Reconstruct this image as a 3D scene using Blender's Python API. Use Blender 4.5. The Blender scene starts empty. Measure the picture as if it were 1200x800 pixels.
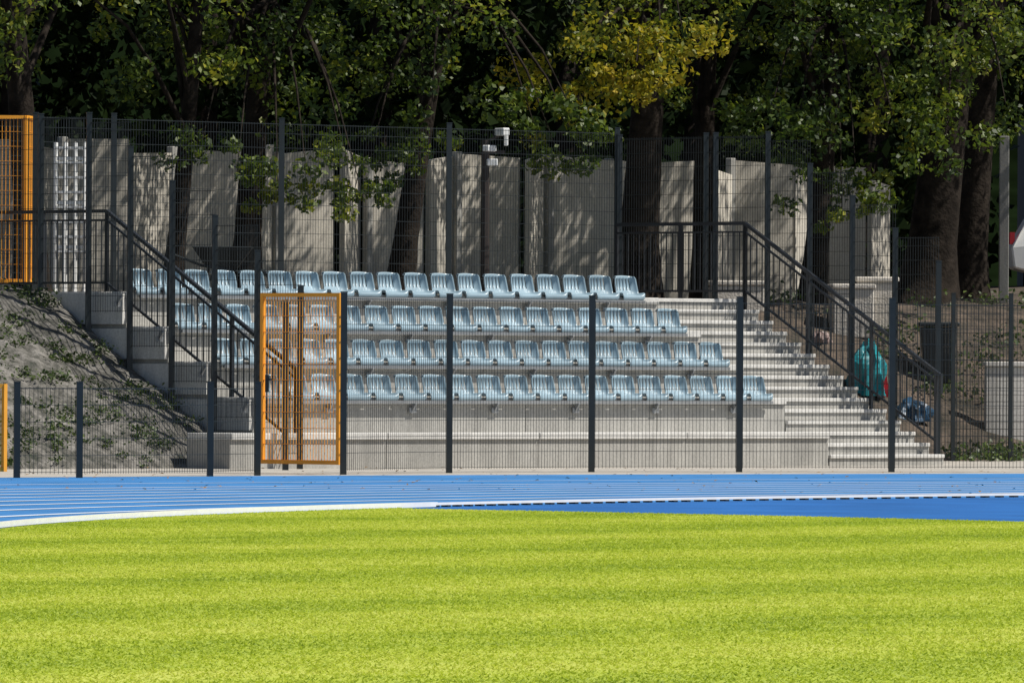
import bpy, math, random
import numpy as np
from mathutils import Vector, noise
random.seed(4); rng=np.random.default_rng(7)
scene=bpy.context.scene
col=scene.collection
TH=math.radians(43.0)
U=Vector((math.cos(TH),math.sin(TH),0)); N=Vector((math.sin(TH),-math.cos(TH),0))
P=Vector((6.06,131.2,0))
def W(u,n,z=0.0): 
    p=P+U*u+N*n; return Vector((p.x,p.y,z))
def L(x,y):
    d=Vector((x,y,0))-P; return d.dot(U),d.dot(N)

# ---------------------------------------------------------------- materials
def mat_new(name):
    m=bpy.data.materials.new(name); m.use_nodes=True
    nt=m.node_tree; b=nt.nodes['Principled BSDF']; return m,nt,b
def simple(name,colr,rough=0.6,metal=0.0,var=0.12,scale=6.0,bump=0.0,bscale=60,spec=0.5):
    m,nt,b=mat_new(name)
    tc=nt.nodes.new('ShaderNodeNewGeometry')
    nz=nt.nodes.new('ShaderNodeTexNoise'); nz.inputs['Scale'].default_value=scale; nz.inputs['Detail'].default_value=6
    nt.links.new(tc.outputs['Position'],nz.inputs['Vector'])
    r=nt.nodes.new('ShaderNodeValToRGB')
    r.color_ramp.elements[0].position=0.3; r.color_ramp.elements[1].position=0.7
    r.color_ramp.elements[0].color=(*[c*(1-var) for c in colr],1)
    r.color_ramp.elements[1].color=(*[min(1,c*(1+var)) for c in colr],1)
    nt.links.new(nz.outputs['Fac'],r.inputs['Fac']); nt.links.new(r.outputs['Color'],b.inputs['Base Color'])
    b.inputs['Roughness'].default_value=rough; b.inputs['Metallic'].default_value=metal
    b.inputs['Specular IOR Level'].default_value=spec
    if bump>0:
        n2=nt.nodes.new('ShaderNodeTexNoise'); n2.inputs['Scale'].default_value=bscale; n2.inputs['Detail'].default_value=5
        nt.links.new(tc.outputs['Position'],n2.inputs['Vector'])
        bp=nt.nodes.new('ShaderNodeBump'); bp.inputs['Strength'].default_value=bump; bp.inputs['Distance'].default_value=0.03
        nt.links.new(n2.outputs['Fac'],bp.inputs['Height']); nt.links.new(bp.outputs['Normal'],b.inputs['Normal'])
    return m
def concrete(name,c,stain=0.25,streak=True,perisland=False):
    m,nt,b=mat_new(name)
    g=nt.nodes.new('ShaderNodeNewGeometry')
    mp=nt.nodes.new('ShaderNodeMapping'); mp.inputs['Scale'].default_value=(3.5,3.5,0.6) if streak else (1,1,1)
    nt.links.new(g.outputs['Position'],mp.inputs['Vector'])
    a=nt.nodes.new('ShaderNodeTexNoise'); a.inputs['Scale'].default_value=1.3; a.inputs['Detail'].default_value=8; a.inputs['Roughness'].default_value=0.65
    nt.links.new(mp.outputs['Vector'],a.inputs['Vector'])
    f=nt.nodes.new('ShaderNodeTexNoise'); f.inputs['Scale'].default_value=35; f.inputs['Detail'].default_value=4
    nt.links.new(g.outputs['Position'],f.inputs['Vector'])
    r=nt.nodes.new('ShaderNodeValToRGB'); r.color_ramp.elements[0].position=0.3; r.color_ramp.elements[1].position=0.68
    r.color_ramp.elements[0].color=(*[x*(1-stain) for x in c],1); r.color_ramp.elements[1].color=(*[x*1.1 for x in c],1)
    nt.links.new(a.outputs['Fac'],r.inputs['Fac'])
    ff=nt.nodes.new('ShaderNodeMapRange'); ff.inputs[1].default_value=.25; ff.inputs[2].default_value=.75; ff.inputs[3].default_value=.8; ff.inputs[4].default_value=1.1
    nt.links.new(f.outputs['Fac'],ff.inputs[0])
    hs=nt.nodes.new('ShaderNodeHueSaturation')
    if perisland:
        q=nt.nodes.new('ShaderNodeMath'); q.operation='MULTIPLY_ADD'; q.inputs[1].default_value=.28; q.inputs[2].default_value=.84
        nt.links.new(g.outputs['Random Per Island'],q.inputs[0])
        q2=nt.nodes.new('ShaderNodeMath'); q2.operation='MULTIPLY'; nt.links.new(q.outputs[0],q2.inputs[0]); nt.links.new(ff.outputs[0],q2.inputs[1])
        nt.links.new(q2.outputs[0],hs.inputs['Value'])
    else: nt.links.new(ff.outputs[0],hs.inputs['Value'])
    nt.links.new(r.outputs['Color'],hs.inputs['Color'])
    nt.links.new(hs.outputs['Color'],b.inputs['Base Color'])
    b.inputs['Roughness'].default_value=0.85
    bp=nt.nodes.new('ShaderNodeBump'); bp.inputs['Strength'].default_value=0.25; bp.inputs['Distance'].default_value=0.01
    nt.links.new(f.outputs['Fac'],bp.inputs['Height']); nt.links.new(bp.outputs['Normal'],b.inputs['Normal'])
    return m
def leafmat(name,stops,trans=0.35,patch=0.5,spec=0.5):
    m,nt,b=mat_new(name)
    g=nt.nodes.new('ShaderNodeNewGeometry')
    nz=nt.nodes.new('ShaderNodeTexNoise'); nz.inputs['Scale'].default_value=patch; nz.inputs['Detail'].default_value=2
    nt.links.new(g.outputs['Position'],nz.inputs['Vector'])
    ma=nt.nodes.new('ShaderNodeMath'); ma.operation='MULTIPLY_ADD'; ma.inputs[1].default_value=0.5
    nt.links.new(g.outputs['Random Per Island'],ma.inputs[0])
    m2=nt.nodes.new('ShaderNodeMath'); m2.operation='MULTIPLY_ADD'; m2.inputs[1].default_value=1.4; m2.inputs[2].default_value=-0.45
    nt.links.new(nz.outputs['Fac'],m2.inputs[0]); nt.links.new(m2.outputs[0],ma.inputs[2])
    r=nt.nodes.new('ShaderNodeValToRGB')
    els=r.color_ramp.elements
    els[0].position=0.0; els[0].color=(*stops[0],1); els[1].position=1.0; els[1].color=(*stops[-1],1)
    for i,s in enumerate(stops[1:-1]):
        e=els.new((i+1)/(len(stops)-1)); e.color=(*s,1)
    nt.links.new(ma.outputs[0],r.inputs['Fac']); nt.links.new(r.outputs['Color'],b.inputs['Base Color'])
    b.inputs['Roughness'].default_value=0.5; b.inputs['Specular IOR Level'].default_value=spec
    t=nt.nodes.new('ShaderNodeBsdfTranslucent'); nt.links.new(r.outputs['Color'],t.inputs['Color'])
    ms=nt.nodes.new('ShaderNodeMixShader'); ms.inputs[0].default_value=trans
    nt.links.new(b.outputs[0],ms.inputs[1]); nt.links.new(t.outputs[0],ms.inputs[2])
    nt.links.new(ms.outputs[0],nt.nodes['Material Output'].inputs['Surface'])
    return m
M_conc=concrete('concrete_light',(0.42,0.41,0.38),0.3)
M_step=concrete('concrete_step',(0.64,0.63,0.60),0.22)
M_wall=concrete('concrete_wall_grey',(0.64,0.595,0.51),0.28,perisland=True)
M_dark=simple('anthracite_steel',(0.012,0.018,0.021),0.45,0.0,0.2)
M_rail=simple('black_steel',(0.014,0.017,0.022),0.4,0.0,0.2)
M_orange=simple('orange_paint',(0.92,0.38,0.03),0.45,0.0,0.06)
M_galv=simple('galvanised',(0.30,0.31,0.32),0.4,0.4,0.15)
M_seat=simple('seat_plastic',(0.26,0.365,0.43),0.34,0.0,0.18,1.6)
M_white=simple('white_paint',(0.80,0.80,0.78),0.4,0.0,0.05)
M_bark=simple('bark',(0.024,0.019,0.015),0.95,0.0,0.55,5,0.9,18,0.1)
M_leaf=leafmat('leaves_green',[(0.015,0.032,0.007),(0.038,0.072,0.010),(0.13,0.185,0.015),(0.38,0.36,0.028)],0.42)
M_leafy=leafmat('leaves_yellow_sunlit',[(0.05,0.08,0.010),(0.15,0.19,0.014),(0.40,0.34,0.018),(0.56,0.38,0.03)],0.45)  # autumn tint; the sunlit yellow patch is put into the leaf colour
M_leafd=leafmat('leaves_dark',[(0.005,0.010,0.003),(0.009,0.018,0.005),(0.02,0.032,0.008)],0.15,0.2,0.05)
M_weed=leafmat('weeds_green',[(0.025,0.045,0.014),(0.06,0.10,0.022),(0.14,0.19,0.04)],0.3,1.5)

# ---------------------------------------------------------------- mesh builder
class MB:
    def __init__(s): s.v=[]; s.f=[]
    def quadbox(s,pts):
        b=len(s.v); s.v+= [tuple(p) for p in pts]
        s.f+=[tuple(b+i for i in q) for q in ((0,3,2,1),(4,5,6,7),(0,1,5,4),(1,2,6,5),(2,3,7,6),(3,0,4,7))]
    def lbox(s,u0,u1,n0,n1,z0,z1):
        s.quadbox([W(u0,n1,z0),W(u1,n1,z0),W(u1,n0,z0),W(u0,n0,z0),W(u0,n1,z1),W(u1,n1,z1),W(u1,n0,z1),W(u0,n0,z1)])
    def box(s,c,d,rz=0.0):
        cx,cy,cz=c; dx,dy,dz=[k/2 for k in d]; co,si=math.cos(rz),math.sin(rz)
        def T(x,y,z): return (cx+x*co-y*si,cy+x*si+y*co,cz+z)
        s.quadbox([T(-dx,-dy,-dz),T(dx,-dy,-dz),T(dx,dy,-dz),T(-dx,dy,-dz),T(-dx,-dy,dz),T(dx,-dy,dz),T(dx,dy,dz),T(-dx,dy,dz)])
    def beam(s,p,q,w,h=None):
        h=h or w; p=Vector(p); q=Vector(q); d=(q-p)
        if d.length<1e-6: return
        d.normalize(); up=Vector((0,0,1))
        if abs(d.z)>0.95: side=U.copy(); side=(side-d*side.dot(d)).normalized()
        else: side=d.cross(up).normalized()
        u2=side.cross(d).normalized(); a=side*w/2; b=u2*h/2
        s.quadbox([p-a-b,p+a-b,q+a-b,q-a-b,p-a+b,p+a+b,q+a+b,q-a+b])
    def tube(s,pts,rad,seg=10,cap=True):
        base=len(s.v); pts=[Vector(p) for p in pts]
        for i,p in enumerate(pts):
            d=(pts[min(i+1,len(pts)-1)]-pts[max(i-1,0)]).normalized()
            a=Vector((1,0,0)) if abs(d.x)<0.8 else Vector((0,1,0))
            x=d.cross(a).normalized(); y=d.cross(x).normalized()
            for k in range(seg):
                t=2*math.pi*k/seg; s.v.append(tuple(p+(x*math.cos(t)+y*math.sin(t))*rad[i]))
        for i in range(len(pts)-1):
            for k in range(seg):
                a0=base+i*seg+k; a1=base+i*seg+(k+1)%seg
                s.f.append((a0,a1,a1+seg,a0+seg))
        if cap:
            s.f.append(tuple(base+k for k in range(seg))); e=base+(len(pts)-1)*seg
            s.f.append(tuple(e+k for k in reversed(range(seg))))
    def obj(s,name,mat,parent=None,bevel=0,smooth=False):
        me=bpy.data.meshes.new(name); me.from_pydata(s.v,[],s.f); me.update()
        o=bpy.data.objects.new(name,me); col.objects.link(o); me.materials.append(mat)
        if parent: o.parent=parent
        if bevel:
            m=o.modifiers.new('bevel','BEVEL'); m.width=bevel; m.segments=1
        if smooth:
            for p in me.polygons: p.use_smooth=True
        return o
def empty(name):
    e=bpy.data.objects.new(name,None); e.empty_display_size=0.2; col.objects.link(e); return e
def poly_mesh(name,verts,k,mat,parent=None):
    n=len(verts); M=n//k
    me=bpy.data.meshes.new(name); me.vertices.add(n); me.vertices.foreach_set('co',verts.astype(np.float32).ravel())
    me.loops.add(n); me.loops.foreach_set('vertex_index',np.arange(n,dtype=np.int32))
    me.polygons.add(M); me.polygons.foreach_set('loop_start',np.arange(0,n,k,dtype=np.int32))
    me.update(calc_edges=True); me.materials.append(mat)
    o=bpy.data.objects.new(name,me); col.objects.link(o)
    if parent: o.parent=parent
    return o
def leaves(name,cent,size,mat,parent=None,upbias=0.5):
    n=len(cent)
    a=rng.normal(size=(n,3)); a/=np.linalg.norm(a,axis=1)[:,None]
    nrm=rng.normal(size=(n,3)); nrm[:,2]+=upbias; nrm/=np.linalg.norm(nrm,axis=1)[:,None]
    b=np.cross(nrm,a); b/=np.linalg.norm(b,axis=1)[:,None]; a=np.cross(b,nrm)
    s=(size*rng.uniform(0.6,1.3,n))[:,None]
    v=np.stack([cent-a*s*.5, cent-a*s*.05+b*s*.33, cent+a*s*.55, cent-a*s*.05-b*s*.33],axis=1)
    v[:,1,:]+=nrm*s*.08; v[:,3,:]+=nrm*s*.08
    return poly_mesh(name,v.reshape(-1,3),4,mat,parent)

# ---------------------------------------------------------------- world, sun, camera
s=Vector((0.56,-0.10,0.79)).normalized()
w=bpy.data.worlds.new('World'); scene.world=w; w.use_nodes=True
nt=w.node_tree; bg=nt.nodes['Background']; sky=nt.nodes.new('ShaderNodeTexSky'); sky.sky_type='NISHITA'; sky.sun_disc=False
sky.sun_elevation=math.asin(s.z); sky.sun_rotation=math.atan2(s.x,s.y)
nt.links.new(sky.outputs[0],bg.inputs['Color']); bg.inputs['Strength'].default_value=0.06
sd=bpy.data.lights.new('sun','SUN'); sd.energy=5.0; sd.angle=math.radians(0.5); sd.color=(1.0,0.95,0.87)
so=bpy.data.objects.new('sun',sd); col.objects.link(so); so.rotation_euler=s.to_track_quat('Z','Y').to_euler(); so.location=(20,60,60)
cd=bpy.data.cameras.new('camera'); cam=bpy.data.objects.new('camera',cd); col.objects.link(cam)
cd.lens=330; cd.sensor_width=36; cd.clip_start=1; cd.clip_end=6000
from mathutils import Euler, Matrix
R=Matrix.Rotation(math.pi/2+25/11000,4,'X') @ Matrix.Rotation(0.0052,4,'Z')
cam.matrix_world=Matrix.Translation((0,0,1.4)) @ R
scene.camera=cam
scene.view_settings.view_transform='Standard'; scene.view_settings.look='None'; scene.view_settings.exposure=0

# ---------------------------------------------------------------- ground sheets
def sheet(name,pts,z,mat):
    me=bpy.data.meshes.new(name); me.from_pydata([(x,y,z) for x,y in pts],[],[tuple(range(len(pts)))]); me.update()
    me.materials.append(mat); o=bpy.data.objects.new(name,me); col.objects.link(o); return o
M_gravel=simple('gravel',(0.44,0.41,0.36),0.95,0,0.25,3,0.4,50)
sheet('ground',[(-3000,-3000),(3000,-3000),(3000,4000),(-3000,4000)],0.0,M_gravel)
CX,CY=32.0,74.4; CY2=-10.0
def stadium(R,k=96):
    pts=[(CX+R*math.cos(math.pi*i/k),CY+R*math.sin(math.pi*i/k)) for i in range(k+1)]
    pts+=[(CX-R*math.cos(math.pi*i/k),CY2-R*math.sin(math.pi*i/k)) for i in range(k+1)]
    return pts
M_track=simple('blue_tartan',(0.052,0.215,0.50),0.75,0,0.18,0.9,0.3,120,0.3); M_track2=simple('blue_tartan_dark',(0.022,0.135,0.41),0.75,0,0.18,0.7,0.3,120,0.3)
sheet('running_track',stadium(53.4,160),0.004,M_track)
sheet('high_jump_area',stadium(36.45,160),0.008,M_track2)
ml=MB()
def ribbon(mb,R,wd,z,k=160):
    a=stadium(R-wd/2,k); b=stadium(R+wd/2,k); n=len(a); base=len(mb.v)
    mb.v+=[(x,y,z) for x,y in a]+[(x,y,z) for x,y in b]
    for i in range(n):
        j=(i+1)%n; mb.f.append((base+i,base+j,base+n+j,base+n+i))
for k in range(1,9): ribbon(ml,36.5+1.22*k,0.16,0.008)
ribbon(ml,48.6,0.12,0.008)
ml.obj('lane_markings',simple('line_paint',(0.70,0.78,0.88),0.7,0,0.08,2))
def gcurve(X): t=X+1.05; return 89-.72*t-.05*t*t
gp=[]
for i in range(61):
    X=-1.05+(16.0)*i/60; gp.append((X,gcurve(X)))
gp=gp[::-1]
a0=math.atan2(15.5,-33.05)
for i in range(41):
    a=a0+(math.pi-a0)*i/40; gp.append((CX+36.35*math.cos(a),CY+36.35*math.sin(a)))
gp+= [(CX-36.35*math.cos(math.pi*i/60),CY2-36.35*math.sin(math.pi*i/60)) for i in range(61)]
gp+= [(CX+36.35,60)]
def grassmat(name,blade):
    m,nt,b=mat_new(name)
    g=nt.nodes.new('ShaderNodeNewGeometry')
    sx=nt.nodes.new('ShaderNodeSeparateXYZ'); nt.links.new(g.outputs['Position'],sx.inputs[0])
    PER=3.8
    m1=nt.nodes.new('ShaderNodeMath'); m1.operation='MULTIPLY'; m1.inputs[1].default_value=-0.86*2*math.pi/PER
    m2=nt.nodes.new('ShaderNodeMath'); m2.operation='MULTIPLY_ADD'; m2.inputs[1].default_value=0.51*2*math.pi/PER
    nt.links.new(sx.outputs['X'],m1.inputs[0]); nt.links.new(sx.outputs['Y'],m2.inputs[0]); nt.links.new(m1.outputs[0],m2.inputs[2])
    nz=nt.nodes.new('ShaderNodeTexNoise'); nz.inputs['Scale'].default_value=0.22; nz.inputs['Detail'].default_value=5; nz.inputs['Roughness'].default_value=0.6
    nt.links.new(g.outputs['Position'],nz.inputs['Vector'])
    m3=nt.nodes.new('ShaderNodeMath'); m3.operation='MULTIPLY_ADD'; m3.inputs[1].default_value=4.5
    nt.links.new(nz.outputs['Fac'],m3.inputs[0]); nt.links.new(m2.outputs[0],m3.inputs[2])
    sn=nt.nodes.new('ShaderNodeMath'); sn.operation='SINE'; nt.links.new(m3.outputs[0],sn.inputs[0])
    a=nt.nodes.new('ShaderNodeMath'); a.operation='MULTIPLY_ADD'; a.inputs[1].default_value=0.125; a.inputs[2].default_value=0.04
    nt.links.new(sn.outputs[0],a.inputs[0])
    n2=nt.nodes.new('ShaderNodeTexNoise'); n2.inputs['Scale'].default_value=0.9; n2.inputs['Detail'].default_value=10; n2.inputs['Roughness'].default_value=0.75
    nt.links.new(g.outputs['Position'],n2.inputs['Vector'])
    a2=nt.nodes.new('ShaderNodeMath'); a2.operation='MULTIPLY_ADD'; a2.inputs[1].default_value=0.9
    nt.links.new(n2.outputs['Fac'],a2.inputs[0]); nt.links.new(a.outputs[0],a2.inputs[2])
    last=a2
    if blade:
        a3=nt.nodes.new('ShaderNodeMath'); a3.operation='MULTIPLY_ADD'; a3.inputs[1].default_value=0.4
        nt.links.new(g.outputs['Random Per Island'],a3.inputs[0]); nt.links.new(a2.outputs[0],a3.inputs[2])
        a4=nt.nodes.new('ShaderNodeMath'); a4.operation='SUBTRACT'; a4.inputs[1].default_value=0.20
        nt.links.new(a3.outputs[0],a4.inputs[0]); last=a4
    r=nt.nodes.new('ShaderNodeValToRGB'); e=r.color_ramp.elements
    e[0].position=0.12; e[0].color=(0.26,0.37,0.03,1); e[1].position=0.9; e[1].color=(0.68,0.70,0.16,1)
    x=e.new(0.5); x.color=(0.465,0.555,0.045,1)
    nt.links.new(last.outputs[0],r.inputs['Fac']); nt.links.new(r.outputs['Color'],b.inputs['Base Color'])
    b.inputs['Roughness'].default_value=0.6
    if blade:
        t=nt.nodes.new('ShaderNodeBsdfTranslucent'); nt.links.new(r.outputs['Color'],t.inputs['Color'])
        ms=nt.nodes.new('ShaderNodeMixShader'); ms.inputs[0].default_value=0.45
        nt.links.new(b.outputs[0],ms.inputs[1]); nt.links.new(t.outputs[0],ms.inputs[2])
        nt.links.new(ms.outputs[0],nt.nodes['Material Output'].inputs['Surface'])
    return m
field=sheet('grass_field',gp,0.012,grassmat('lawn_ground',False))
nb=700000
Y=np.sqrt(rng.uniform(36**2,93**2,nb)); X=(rng.uniform(-1,1,nb))*(0.0545*Y+1.6)
ok=((X-CX)**2+(Y-CY)**2<36.3**2)|(Y<CY); ok&=(X>-4.4); ok&=((X<-1.05)|(Y<gcurve(X)-0.02))
X=X[ok];Y=Y[ok];nb=len(X)
h=rng.uniform(.004,.015,nb); wd=rng.uniform(.005,.010,nb); an=rng.uniform(0,2*math.pi,nb); lx=rng.normal(0,.016,nb); ly=rng.normal(0,.016,nb)
base=np.stack([X,Y,np.full(nb,.012)],1); dx=np.stack([np.cos(an)*wd,np.sin(an)*wd,np.zeros(nb)],1)
tip=base+np.stack([lx,ly,h],1)
poly_mesh('grass_blades',np.stack([base-dx,base+dx,tip],1).reshape(-1,3),3,grassmat('lawn_blades',True),field)
# kerb
kb=empty('track_kerb'); k1=MB(); k2=MB(); k3=MB()
def arc(a,R,z): return Vector((CX+R*math.cos(a),CY+R*math.sin(a),z))
aa=[math.pi-(math.pi-math.radians(154.0))*i/26 for i in range(27)]
for i in range(26): k1.beam(arc(aa[i],36.42,.036),arc(aa[i+1],36.42,.036),.06,.045)
k1.beam((CX-36.42,CY,.036),(CX-36.42,CY2,.036),.06,.045)
aa=[math.radians(154.0-1.5*i) for i in range(80)]
for i in range(79):
    k2.beam(arc(aa[i],36.42,.040),arc(aa[i+1],36.42,.040),.06,.024)
    for t in (0.0,0.25,0.5,.75):
        p=arc(aa[i]+(aa[i+1]-aa[i])*t,36.42,0); k3.box((p.x,p.y,.0185),(.07,.07,.017),aa[i])
k1.obj('kerb_rail',M_white,kb); k2.obj('kerb_rail_raised',M_white,kb); k3.obj('kerb_feet',M_dark,kb)

# ---------------------------------------------------------------- terrain
def sm(x,a,b):
    t=max(0,min(1,(x-a)/(b-a))); return t*t*(3-2*t)
def lin(x,a,b): return max(0,min(1,(x-a)/(b-a)))
def hgt(u,n):
    left=2.33*lin(-n,.8,5.0); right=2.33*sm(-n,4.0,10.0)
    if u<-12.2: z=left
    elif u<=0.25: z=left-0.25 if n>-6.9 else 2.31
    else:
        z=(left if n<-6.9 else 0)*(1-lin(u,0.25,1.4))+right*lin(u,0.25,1.4) if n<-6.9 else right
    z+= 0.40*sm(u,13,19)*sm(-n,9,13)
    nn=noise.noise(Vector((u*1.1,n*1.1,0)))*.10+noise.noise(Vector((u*3.7,n*3.7,4)))*.055+noise.noise(Vector((u*9,n*9,4)))*.035
    if u<-12.2 or u>0.4 or n<-7: z+=nn*min(1,z*1.5)
    if n>-1.2: z-=0.03
    return z if z>0.02 else -0.06
us=list(np.arange(-90,-24,3.0))+list(np.arange(-24,-12.3,.09))+[-12.25,-12.15,-9,-6,-3,0,.2,.3]+list(np.arange(.5,16,.3))+list(np.arange(16,120,4))
ns=[-.5,-.7]+list(np.arange(-.8,-7,-.09))+[-7.0]+list(np.arange(-7.3,-16,-.35))+list(np.arange(-16,-110,-4))
tv=[];tf=[];tm=[]
for n in ns:
    for u in us: tv.append(tuple(W(u,n,hgt(u,n))))
A=len(us)
for j in range(len(ns)-1):
    for i in range(A-1):
        tf.append((j*A+i,(j+1)*A+i,(j+1)*A+i+1,j*A+i+1)); tm.append(1 if us[i]>=0.2 or ns[j]<-7.5 else 0)
me=bpy.data.meshes.new('embankment'); me.from_pydata(tv,[],tf); me.update()
def soil(name,c0,c1,c2,sc):
    m,nt,b=mat_new(name)
    g=nt.nodes.new('ShaderNodeNewGeometry'); nz=nt.nodes.new('ShaderNodeTexNoise'); nz.inputs['Scale'].default_value=sc; nz.inputs['Detail'].default_value=12; nz.inputs['Roughness'].default_value=0.78
    nt.links.new(g.outputs['Position'],nz.inputs['Vector']); r=nt.nodes.new('ShaderNodeValToRGB'); e=r.color_ramp.elements
    e[0].position=.38; e[0].color=(*c0,1); e[1].position=.62; e[1].color=(*c2,1); x=e.new(.48); x.color=(*c1,1)
    nt.links.new(nz.outputs['Fac'],r.inputs['Fac']); nt.links.new(r.outputs['Color'],b.inputs['Base Color']); b.inputs['Roughness'].default_value=.95
    bp=nt.nodes.new('ShaderNodeBump'); bp.inputs['Strength'].default_value=0.9; bp.inputs['Distance'].default_value=0.06
    nt.links.new(nz.outputs['Fac'],bp.inputs['Height']); nt.links.new(bp.outputs['Normal'],b.inputs['Normal']); return m
me.materials.append(soil('bank_soil',(.035,.042,.03),(.115,.11,.095),(.28,.265,.24),4.2)); me.materials.append(soil('wood_floor',(.03,.028,.018),(.07,.055,.04),(.15,.11,.08),1.8))
me.polygons.foreach_set('material_index',tm)
bank=bpy.data.objects.new('embankment',me); col.objects.link(bank)
c=[]
for i in range(1300):
    u=random.uniform(-19.5,-12.4); n=-.8-4.8*random.random()**.85; z=hgt(u,n)
    if z<0 or noise.noise(Vector((u*2.2,n*2.2,7)))<-.05: continue
    r0=random.uniform(.02,.10)
    for k in range(int(8+r0*240)): c.append(W(u+random.gauss(0,r0),n+random.gauss(0,r0),z+abs(random.gauss(0,r0*.9))))
leaves('bank_weeds',np.array(c),0.05,M_weed)
c=[]
for (uu,nn_) in [(4.6,-3.6),(5.2,-3.8),(5.6,-4.3),(4.9,-4.4),(6.2,-4.2)]:
    for k in range(160): c.append(W(uu+random.gauss(0,.25),nn_+random.gauss(0,.25),abs(random.gauss(0,.12))+.02))
for i in range(60):
    uu=random.uniform(6,14); nn_=random.uniform(-11,-6)
    for k in range(50): c.append(W(uu+random.gauss(0,.2),nn_+random.gauss(0,.2),hgt(uu,nn_)+abs(random.gauss(0,.12))))
leaves('wild_plants',np.array(c),0.08,M_weed)
fl=np.stack([rng.uniform(-9,11,450),rng.uniform(101,124,450),np.full(450,.02)],1)
leaves('fallen_leaves',fl,.05,simple('dry_leaf',(.22,.13,.05),.8,0,.4,20),None,6.0)

# ---------------------------------------------------------------- grandstand
T=.465; D=.855; LEN=12.11; ST=2.25; BACK=-6.7
gs=empty('grandstand')
a=MB(); b_=MB()
for k in range(5):
    top=T*(k+1); f=-D*k; back=-D*(k+1) if k<4 else BACK
    left=-LEN-(1.15 if k==0 else 0)
    segs=4; ws=(-ST-.004-left)/segs
    for i in range(segs):
        u0=left+ws*i; u1=u0+ws-.012
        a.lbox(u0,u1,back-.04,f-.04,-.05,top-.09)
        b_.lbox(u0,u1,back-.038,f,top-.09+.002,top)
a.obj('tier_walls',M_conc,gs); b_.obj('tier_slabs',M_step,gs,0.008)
a=MB(); b_=MB()
for i in range(1,16):
    f=-(i-1)*D/3; back=-i*D/3 if i<15 else BACK
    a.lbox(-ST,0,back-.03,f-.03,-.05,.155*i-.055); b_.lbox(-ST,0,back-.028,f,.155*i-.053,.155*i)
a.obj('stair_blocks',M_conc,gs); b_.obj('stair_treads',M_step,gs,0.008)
a=MB()
for k in range(5):
    f=-D*k-.05
    a.lbox(-LEN-.06,-LEN-.003,BACK,f,T*k+.03,T*(k+1)-.03)
a.obj('side_boards',M_step,gs)
a=MB()
for k in range(1,5):
    f=-D*k
    a.beam(W(-11.95,f+.05,T*(k+1)-.06),W(-2.6,f+.05,T*(k+1)-.06),.04,.04)
    for j in range(7):
        u=-3.3-1.5*j
        a.beam(W(u,f+.06,T*(k+1)-.07),W(u,f-.035,T*(k+1)-.20),.03,.05)
        a.beam(W(u-.06,f+.0,T*(k+1)-.17),W(u+.06,f+.0,T*(k+1)-.17),.02,.07)
a.obj('seat_carriers',M_galv,gs)
prof=[(-.065,-.055),(-.085,-.025),(-.08,.010),(-.045,.022),(.0,.016),(.05,.016),(.085,.035),(.115,.09),(.135,.17),(.148,.25),(.155,.297),(.18,.299),(.187,.26)]
wid=[.19,.205,.212,.215,.215,.215,.213,.21,.206,.197,.172,.172,.19]
xs=[-1,-.93,-.82,-.62,-.54,-.35,-.27,-.04,.04,.27,.35,.54,.62,.82,.93,1]
v=[];f=[]
for j,(y,z) in enumerate(prof):
    for t in xs:
        e=max(0,(abs(t)-.78)/.22)
        back=lin(j,5,7)
        dz=e*.035*(1-back) if 1<j<9 else 0; dy=-e*.055*back if j<11 else -e*.03
        if 6<=j<=9: dy+= .02*(1-t*t)
        v.append((t*wid[j],y+dy,z+dz-(.014*t*t if j in(10,11) else 0)))
K=len(xs)
for j in range(len(prof)-1):
    for i in range(K-1):
        if j in (7,8) and i in (3,5,7,9,11): continue
        f.append((j*K+i,j*K+i+1,(j+1)*K+i+1,(j+1)*K+i))
sme=bpy.data.meshes.new('stadium_seat'); sme.from_pydata(v,[],f); sme.update(); sme.materials.append(M_seat)
for p in sme.polygons: p.use_smooth=True
for k in range(1,5):
    for i in range(19):
        o=bpy.data.objects.new('stadium_seat',sme); col.objects.link(o)
        o.location=W(-2.83-.5*i,-D*k,T*(k+1)+.012); o.rotation_euler=(random.gauss(0,.01),0,TH+random.gauss(0,.012))
        md=o.modifiers.new('thick','SOLIDIFY'); md.thickness=.01; md.offset=-1

# ---------------------------------------------------------------- handrails
def handrail(u):
    m=MB(); pts=[(-6.6,2.325),(-3.95,2.325),(-.12,.22)]; H=1.08
    for (n0,z0),(n1,z1) in zip(pts[:-1],pts[1:]):
        m.beam(W(u,n0,z0+H),W(u,n1,z1+H),.05,.045); m.beam(W(u,n0,z0+.12),W(u,n1,z1+.12),.03,.03)
        m.beam(W(u,n0,z0+H-.12),W(u,n1,z1+H-.12),.03,.025)
        ln=abs(n1-n0); c=int(ln/.115)
        for i in range(1,c):
            t=i/c; n=n0+(n1-n0)*t; z=z0+(z1-z0)*t; m.beam(W(u,n,z+.12),W(u,n,z+H-.12),.013)
        c=round(ln/1.3)
        for i in range(c+1):
            t=i/c; n=n0+(n1-n0)*t; z=z0+(z1-z0)*t; m.beam(W(u,n,z-.15),W(u,n,z+H),.045)
    n,z=pts[-1]; m.beam(W(u,n,z+H),W(u,n+.09,z+H-.05),.05,.045); m.beam(W(u,n+.09,z+H-.02),W(u,n+.09,z+H-.3),.045)
    return m.obj('handrail',M_rail)
handrail(-.06); handrail(-12.04)

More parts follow.
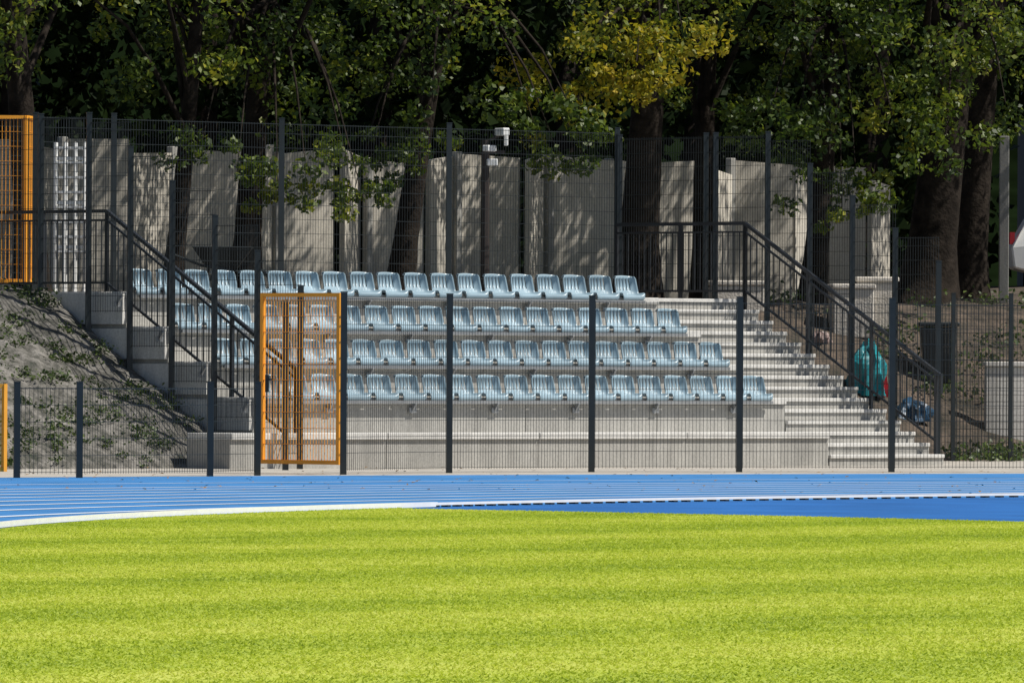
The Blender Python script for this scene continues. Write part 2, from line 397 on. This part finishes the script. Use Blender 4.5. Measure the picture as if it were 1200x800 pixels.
# ---------------------------------------------------------------- mesh fences
def panel(m,p,q,zb,zt,step=.05,wire=.004,hstep=.2):
    p=Vector(p);q=Vector(q); ln=(q-p).length; c=max(1,int(ln/step))
    for i in range(c+1):
        a=p+(q-p)*(i/c); m.beam((a.x,a.y,zb),(a.x,a.y,zt),wire)
    z=zb+.02
    while z<zt:
        m.beam((p.x,p.y,z),(q.x,q.y,z),.014,.006); z+=hstep
    m.beam((p.x,p.y,zt-.015),(q.x,q.y,zt-.015),.014,.008)
def post(m,x,y,zb,zt,w=.075): m.box((x,y,(zb+zt)/2),(w,w*.8,zt-zb),math.radians(10)); m.box((x,y,zt+.008),(w*1.1,w*.9,.014),math.radians(10))
def fence(name,pts,zb,zt,pz=None,w=.075,**kw):
    e=empty(name); a=MB(); b=MB()
    for (x,y) in pts: post(a,x,y,zb-.1,zt+.06,w)
    for p,q in zip(pts[:-1],pts[1:]): panel(b,(p[0],p[1],0),(q[0],q[1],0),zb+.05,zt,**kw)
    a.obj('posts',M_dark,e); b.obj('mesh_panels',M_dark,e); return e
fence('mesh_fence',[(7.15,123.3),(4.96,122.5),(2.95,121.6),(1.03,120.8),(-.79,119.0),(-2.09,116.7)],0,2.2)
fence('mesh_fence',[(-3.12,115.3),(-3.66,114.0),(-5.15,111.9),(-5.88,111.6)],0,1.08)
def stepfence(u,top0,n0,cnt,extra):
    e=empty('mesh_fence'); a=MB(); b=MB()
    for k in range(cnt):
        n=n0+D*k; zt=top0-T*k; p=W(u,n); zb=max(-.1,hgt(u+(.2 if u>0 else -.2),n)-.1)
        post(a,p.x,p.y,zb,zt)
        if k>0: panel(b,W(u,n-D),p,max(0.05,zt+.0-2.2),zt+.35)
    for (n1,n2) in extra:
        p=W(u,n1); post(a,p.x,p.y,2.2,top0); panel(b,W(u,n1),W(u,n2),2.42,top0-.04)
    a.obj('posts',M_dark,e); b.obj('mesh_panels',M_dark,e)
stepfence(.22,4.71,-3.78,5,[(-4.85,-3.78),(-5.05,-4.85),(-6.85,-5.05)])
stepfence(-12.32,4.71,-4.0,6,[(-5.0,-4.0),(-6.85,-5.0)])
cp=[W(u,-6.9) for u in (.22,-3.1,-6.3,-9.4,-12.32)]
fence('mesh_fence',[(p.x,p.y) for p in cp],2.33,4.75)
fence('mesh_fence',[(6.44,137),(7.28,137.0)],0,2.38,w=.06)
e=empty('mesh_panel_stack'); b=MB()
panel(b,(6.40,137.35,0),(7.5,137.45,0),.05,2.36,hstep=.1); panel(b,(6.3,137.5,0),(7.25,137.55,0),.05,2.33,step=.045,hstep=.2)
b.obj('mesh_panels',simple('weathered_mesh',(.07,.065,.055),.6),e)
def gate(p,q,zb,zt,fr=.05):
    e=empty('mesh_gate'); a=MB(); b=MB(); p=Vector(p);q=Vector(q)
    P0=Vector((p.x,p.y,zb));Q0=Vector((q.x,q.y,zb));P1=Vector((p.x,p.y,zt));Q1=Vector((q.x,q.y,zt))
    a.beam(P0,P1,fr);a.beam(Q0,Q1,fr);a.beam(P0+Vector((0,0,fr/2)),Q0+Vector((0,0,fr/2)),fr*.96);a.beam(P1-Vector((0,0,fr/2)),Q1-Vector((0,0,fr/2)),fr*.96)
    panel(b,p,q,zb+.03,zt-.03,wire=.006)
    d=(q-p).normalized(); mid=P0+Vector((0,0,(zt-zb)*.47))+(q-p)*.06
    c=MB(); c.box((mid.x,mid.y-.03,mid.z),(.05,.04,.22)); c.beam(mid+Vector((0,-.06,.05)),mid+Vector((.13*d.x,-.06,.05)),.02)
    a.obj('frame',M_orange,e); b.obj('mesh_infill',M_orange,e); c.obj('lock',M_dark,e)
gate((-3.13,117.9,0),(-2.15,116.95,0),.12,2.26)
gate((-7.2,111.3,0),(-6.02,111.4,0),.08,1.12)
a=MB(); post(a,-2.92,121.3,0,2.15); a.obj('fence_post',M_dark)
gate((-7.35,127.3,0),(-6.62,127.4,0),2.45,4.72); gate((-6.6,127.4,0),(-6.5,128.3,0),2.45,4.72)
a=MB(); post(a,-6.48,127.4,2.2,4.75); a.obj('fence_post',M_dark)

# ---------------------------------------------------------------- concrete wall (precast, zigzag)
cw=empty('concrete_wall'); a=MB(); b=MB()
u=-14.0; i=0
while u<13.3:
    wd=random.choice([.85,1.0,1.15]); za=4.54+random.uniform(-.13,.15)-.006*u; zz=(.17 if i%2 else -.17)*random.uniform(.6,1.4)
    p=W(u+.05,-14.2+zz); q=W(u+wd-.05,-14.2-zz); z0=2.2; z1=za; dz=random.uniform(-.09,.09)
    d=(q-p).normalized(); sd_=Vector((-d.y,d.x,0))*.04
    a.quadbox([p-sd_+Vector((0,0,z0)),q-sd_+Vector((0,0,z0)),q+sd_+Vector((0,0,z0)),p+sd_+Vector((0,0,z0)),p-sd_+Vector((0,0,z1)),q-sd_+Vector((0,0,z1+dz)),q+sd_+Vector((0,0,z1+dz)),p+sd_+Vector((0,0,z1))])
    c0=W(u,-14.2+(zz+.04 if i%2==0 else .0)); b.box((c0.x,c0.y,(2.1+za+.03)/2),(.12,.12,za+.03-2.1),TH)
    u+=wd; i+=1
a.obj('panels',M_wall,cw); b.obj('wall_posts',M_conc,cw,.01)
M_pc=concrete('old_concrete',(.24,.235,.22),.3)
a=MB(); a.box((7.72,147.5,3.60),(.15,.15,2.8)); a.obj('concrete_post',M_pc,bevel=.01)
bl=empty('grey_building'); a=MB(); a.box((14.5,182,5.2),(9,8,7.4)); a.obj('walls',concrete('dull_render',(.14,.14,.15),.2),bl)
a=MB(); a.box((14.5,182,9.0),(9.6,8.6,.3)); a.obj('roof',M_dark,bl)
a=MB()
for i in range(5):
    for j in range(2): a.box((11.0+1.75*i,177.97,3.6+2.9*j),(1.0,.1,1.4))
a.obj('windows',simple('window_glass',(.02,.025,.03),.15),bl)

# ---------------------------------------------------------------- trees
def tree(x,y,r,crown,nclump,mat,lean=(0,0),extra=(),lsz=.10):
    u_,n_=L(x,y); z0=hgt(u_,n_)-.1
    e=empty('deciduous_tree'); m=MB()
    pts=[];rad=[]; H=6.5; ph=random.uniform(0,6)
    for i in range(14):
        t=i/13; pts.append(Vector((x+lean[0]*t+.10*math.sin(3*t+ph),y+lean[1]*t,z0+H*t))); rad.append(r*(1.35 if i==0 else 1.1 if i==1 else 1-.55*t))
    m.tube(pts,rad,12)
    cx,cy,cz,rx,ry,rz=crown
    cl=[]
    for i in range(nclump):
        d=Vector((random.gauss(0,1),random.gauss(0,1),random.gauss(0,1))).normalized()*(random.random()**.45)
        p=Vector((cx+d.x*rx,cy+d.y*ry,cz+d.z*rz))
        if noise.noise(p*.6+Vector((x,y,0)))<-.06: continue
        cl.append((p,random.uniform(.28,.58)))
    for i in range(9):
        t=.40+.058*i; k=int(t*13); b0=pts[k]; tgt=random.choice(cl)[0] if i%2 else Vector((cx+random.uniform(-1,1)*rx,cy+random.uniform(-1,1)*ry,cz+random.uniform(-.5,.5)*rz))
        mid=(b0+tgt)/2+Vector((random.uniform(-.3,.3),random.uniform(-.3,.3),.4))
        q=[b0,(b0+mid)/2+Vector((0,0,.08)),mid,(mid+tgt)/2+Vector((0,0,.12)),tgt]; rr=rad[k]*.38
        m.tube(q,[rr,rr*.8,rr*.55,rr*.35,rr*.12],7)
    for (ex,ey,ez,er) in extra:
        t=Vector((ex,ey,ez)); b0=pts[9]; mid=(b0+t)/2+Vector((0,0,.7))
        m.tube([b0,mid,(mid+t)/2+Vector((0,0,.2)),t],[.045,.03,.018,.006],6)
        for k in range(5): cl.append((t+Vector((random.gauss(0,er),random.gauss(0,er*.6),random.gauss(0,er*.6))),er*random.uniform(.45,.75)))
    m.obj('trunk_and_limbs',M_bark,e,smooth=True)
    pp=[]
    for p,cr in cl:
        k=int(290*cr); g=rng.normal(size=(k,3)); g/=np.linalg.norm(g,axis=1)[:,None]; g*=(rng.random(k)**.4)[:,None]*cr; g[:,2]*=.7
        pp.append(g+np.array(p))
    leaves('crown_leaves',np.concatenate(pp),lsz,mat,e)
tree(-6.95,134,.24,(-6.6,134,8.7,3,3,3.4),170,M_leaf,(-.3,0))
tree(-4.92,137,.15,(-4.9,137,8.6,2.7,2.7,3.4),150,M_leaf,(.3,0))
tree(-3.86,138,.22,(-3.6,137.4,8.2,2.9,3,3.7),180,M_leaf,(.4,0),[(-4.0,136,4.1,.4),(-3.0,136,4.2,.4),(-2.4,136,4.3,.4),(-4.5,136,4.6,.4),(-3.4,136,3.8,.25),(-2.2,136,3.9,.25)])
tree(-1.62,139,.20,(-1.2,138.6,8.2,2.9,3,3.8),180,M_leaf,(.9,0),[(-2.1,137,4.3,.4),(-1.2,137,4.9,.45),(.6,137,4.6,.4),(1.0,137,4.45,.3),(-2.3,137,3.95,.25),(.3,137,4.9,.4),(.9,137,5.0,.4)])
tree(2.0,143,.33,(1.3,141.0,8.3,2.2,2.2,3.4),170,M_leafy,(.1,0),[(1.5,140,5.9,.4),(2.2,140,6.0,.45),(.8,140,5.4,.4),(1.8,140,5.5,.35),(2.5,139.6,6.4,.4)])
tree(3.0,146,.2,(2.9,145,8.8,2.6,3,3.4),130,M_leaf,(.2,0))
tree(4.7,145,.2,(4.3,144,8.4,3.0,3,3.8),170,M_leaf,(.2,0),[(4.3,142.5,4.8,.55),(5.2,142.5,4.4,.5),(4.8,142.5,4.0,.35),(5.8,142.5,5.0,.5),(3.9,142.5,5.2,.5),(5.0,142.5,3.7,.25)])
tree(6.45,146,.42,(6.8,144.5,8.6,3.2,3,3.7),180,M_leaf,(.9,0),[(6.6,143,4.9,.5),(7.5,143,5.4,.5)])
tree(7.35,149.5,.30,(8.6,149,8.6,3.2,3,3.7),170,M_leaf,(.3,0))
c=[]
for i in range(2000):
    p=np.array([random.uniform(-26,36),random.uniform(160,176),random.uniform(2.6,16)])
    if 8.0<p[0]<14 and p[2]<6.0: continue
    cr=random.uniform(.7,1.4)
    k=90; g=rng.normal(size=(k,3)); g/=np.linalg.norm(g,axis=1)[:,None]; g*=(rng.random(k)**.4)[:,None]*cr; c.append(g+p)
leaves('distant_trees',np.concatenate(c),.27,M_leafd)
m=MB()
for i in range(16):
    x=-22+3.2*i+random.uniform(-1,1); m.tube([(x,161+random.uniform(0,5),2),(x+.2,163,8),(x+.4,164,13)],[.28,.2,.1],8)
m.obj('distant_tree_trunks',M_bark,smooth=True)
hm=MB(); 
vv=[];ff=[]
for j in range(8):
    for i in range(60): 
        x=-300+i*12; y=190+j*14; z=2+ 16*sm(j,0,3)+2*noise.noise(Vector((x*.03,y*.03,0))); vv.append((x,y,z))
for j in range(7):
    for i in range(59): ff.append((j*60+i,j*60+i+1,(j+1)*60+i+1,(j+1)*60+i))
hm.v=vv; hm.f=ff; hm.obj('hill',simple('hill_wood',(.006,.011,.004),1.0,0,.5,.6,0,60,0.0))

# ---------------------------------------------------------------- small things
wb=empty('wheelbarrow'); bx,by=-4.15,134.5; z0=2.32; a=MB()
rim=[(-.42,-.33),(.42,-.33),(.42,.33),(-.42,.33)]; bot=[(-.22,-.2),(.2,-.2),(.2,.2),(-.22,.2)]
a.v=[(bx+x,by+y,z0+.72) for x,y in rim]+[(bx+x,by+y,z0+.42) for x,y in bot]
a.f=[(4,5,6,7),(0,1,5,4),(1,2,6,5),(2,3,7,6),(3,0,4,7)]
o=a.obj('tray',M_dark,wb); md=o.modifiers.new('s','SOLIDIFY'); md.thickness=.015
a=MB()
for sy in (-.22,.22):
    a.tube([(bx-.75,by+sy,z0+.62),(bx-.3,by+sy,z0+.45),(bx+.25,by+sy,z0+.36),(bx+.55,by+sy*.3,z0+.2)],[.018]*4,8)
    a.tube([(bx-.2,by+sy,z0+.42),(bx-.3,by+sy,z0+.02),(bx-.1,by+sy,z0+.4)],[.015]*3,6)
a.obj('frame_handles',M_dark,wb)
a=MB(); pts=[]
for i in range(17):
    t=2*math.pi*i/16; pts.append((bx+.55+.16*math.cos(t),by,z0+.2+.16*math.sin(t)))
a.tube(pts,[.045]*17,8,False); a.beam((bx+.55,by-.07,z0+.2),(bx+.55,by+.07,z0+.2),.05); a.obj('wheel',M_dark,wb,smooth=True)
cp_=empty('security_camera_pole'); a=MB(); x,y=-.40,136.0
a.tube([(x,y,2.2),(x,y,4.62)],[.065,.06],12); a.beam((x-.05,y,4.45),(x+.28,y,4.45),.05); a.beam((x,y,4.6),(x+.2,y,4.68),.04); a.obj('pole',simple('brown_steel',(.03,.02,.016),.6),cp_)
a=MB(); a.box((x+.10,y-.02,4.30),(.16,.16,.10)); a.box((x+.24,y-.1,4.74),(.11,.26,.11),.5); a.box((x+.30,y-.02,4.62),(.06,.06,.16)); a.box((x+.06,y-.1,4.5),(.1,.22,.09),-.6); a.obj('camera_heads',M_white,cp_,.01)
a=MB(); x,y=-6.50,133.3; z=2.3
for dx in (0,.14,.28,.42):
    for dy in (0,.4): a.beam((x+dx,y+dy,z),(x+dx,y+dy,z+2.2),.03)
for k in range(8):
    for dy in (0,.4): a.beam((x-.02,y+dy,z+.65+.21*k),(x+.44,y+dy,z+.65+.21*k),.03)
    if k%3==0: a.box((x+.21,y+.2,z+.71+.21*k),(.4,.36,.05))
a.obj('storage_rack',M_white)
cb=simple('sandstone_block',(.54,.50,.44),.9,0,.15,4,.4,30)
for (u_,n_,wx,wy,hh) in [(6.55,-8.4,.62,.6,.74),(7.25,-8.6,.62,.6,.72),(5.3,-9.6,.8,.5,.4)]:
    a=MB(); p=W(u_,n_); zz=hgt(u_,n_); a.box((p.x,p.y,zz+hh/2-.1),(wx,wy,hh),.1); a.box((p.x,p.y,zz+hh-.06),(wx*1.08,wy*1.1,.08),.1); a.obj('stone_block',cb,bevel=.02)
M_teal=simple('teal_tarp',(.01,.26,.30),.45,0,.3,5); M_blue=simple('blue_tarp',(.015,.06,.12),.45,0,.3,5); M_red=simple('red_plastic',(.45,.02,.03),.4); M_pink=simple('pink_plastic',(.30,.22,.20),.5)
def heap(name,u_,n_,sx,sy,sz,mat,seed):
    p=W(u_,n_); zz=hgt(u_,n_)-.08; v=[];f=[];A=30;B=10
    for j in range(B+1):
        for i in range(A):
            t=2*math.pi*i/A; e=j/B; rr=math.cos(e*math.pi/2)**.5; dn=1+.5*noise.noise(Vector((math.cos(t)*2.4,math.sin(t)*2.4,e*3+seed)))+.14*math.sin(7*t+seed+2*e)
            v.append((p.x+sx*rr*dn*math.cos(t),p.y+sy*rr*dn*math.sin(t),zz+sz*math.sin(e*math.pi/2)*(1+.5*noise.noise(Vector((math.cos(t)*2,math.sin(t)*2,seed))))))
    for j in range(B):
        for i in range(A): f.append((j*A+i,j*A+(i+1)%A,(j+1)*A+(i+1)%A,(j+1)*A+i))
    m=MB(); m.v=v; m.f=f; m.obj(name,mat,smooth=False)
heap('tarpaulin_heap',5.2,-6.7,.27,.3,.66,M_teal,1); heap('tarpaulin_heap',5.55,-6.1,.24,.3,.30,M_blue,5)
heap('plastic_sack',5.50,-6.75,.12,.16,.5,M_red,3); heap('plastic_sack',5.5,-8.0,.13,.2,.15,M_pink,6)
wbn=empty('waste_bin'); a=MB(); p=W(7.0,-7.0); zz=hgt(7.0,-7.0)-.05
def taper(m,c,b,t,z0,z1):
    m.quadbox([(c.x-b,c.y-b,z0),(c.x+b,c.y-b,z0),(c.x+b,c.y+b,z0),(c.x-b,c.y+b,z0),(c.x-t,c.y-t,z1),(c.x+t,c.y-t,z1),(c.x+t,c.y+t,z1),(c.x-t,c.y+t,z1)])
taper(a,p,.2,.28,zz,zz+.85); a.obj('body',M_dark,wbn,.02); a=MB(); a.box((p.x,p.y,zz+.89),(.62,.64,.07)); a.beam((p.x-.2,p.y+.33,zz+.9),(p.x+.2,p.y+.33,zz+.9),.04); a.obj('lid',M_dark,wbn,.02)
a=MB()
for i in range(5):
    x=7.05+1.02*i; a.box((x+.5,140.0+.15*i,.66),(1.0,.16,1.45),.15)
    a.box((x+.5,140.0+.15*i,1.42),(1.04,.24,.07),.15)
a.obj('retaining_wall',concrete('pale_render',(.62,.60,.56),.15),bevel=.01)
car=empty('parked_car'); cx,cy=10.45,158.0; u_,n_=L(cx,cy); cz=hgt(u_,n_)-.02
prof=[(-2.05,.35),(-2.1,.7),(-1.95,.95),(-1.75,1.3),(-1.3,1.46),(-.1,1.48),(.55,1.2),(.95,.98),(1.75,.86),(2.05,.65),(2.08,.35),(1.75,.28),(1.6,.55),(1.3,.66),(1.0,.55),(.88,.26),(-.95,.26),(-1.07,.55),(-1.35,.66),(-1.65,.55),(-1.78,.28)]
def extr(pr,w0,w1,name,mat,bev):
    m=MB(); k=len(pr); ins=[.13 if z>1.0 else 0 for x,z in pr]
    m.v=[(cx+x,cy-w0+i_,cz+z) for (x,z),i_ in zip(pr,ins)]+[(cx+x,cy+w0-i_,cz+z) for (x,z),i_ in zip(pr,ins)]
    m.f=[tuple(range(k)),tuple(range(2*k-1,k-1,-1))]+[(i,(i+1)%k+0,(i+1)%k+k,i+k)[::-1] for i in range(k)]
    return m.obj(name,mat,car,bev)
extr(prof,.85,.85,'body',M_white,.03)
M_glass=simple('car_glass',(.02,.025,.03),.1)
a=MB()
for sy in (-1,1):
    for q in ([(-1.6,1.02),(-.55,1.02),(-.55,1.38),(-1.35,1.38)],[(-.48,1.02),(.62,1.02),(.0,1.38),(-.48,1.38)]):
        b0=len(a.v)
        a.v+=[(cx+x,cy+sy*(.86 if z<1.1 else .745),cz+z) for x,z in q]; a.f.append((b0,b0+1,b0+2,b0+3))
a.obj('windows',M_glass,car)
a=MB()
for wx in (-1.36,1.3):
    for sy in (-.8,.8): a.tube([(cx+wx,cy+sy-.1,cz+.31),(cx+wx,cy+sy+.1,cz+.31)],[.31,.31],20)
a.obj('wheels',simple('rubber',(.015,.015,.015),.8),car)
a=MB(); a.box((cx-2.08,cy-.7,cz+.85),(.08,.25,.2)); a.box((cx-2.08,cy+.7,cz+.85),(.08,.25,.2)); a.obj('tail_lights',M_red,car)
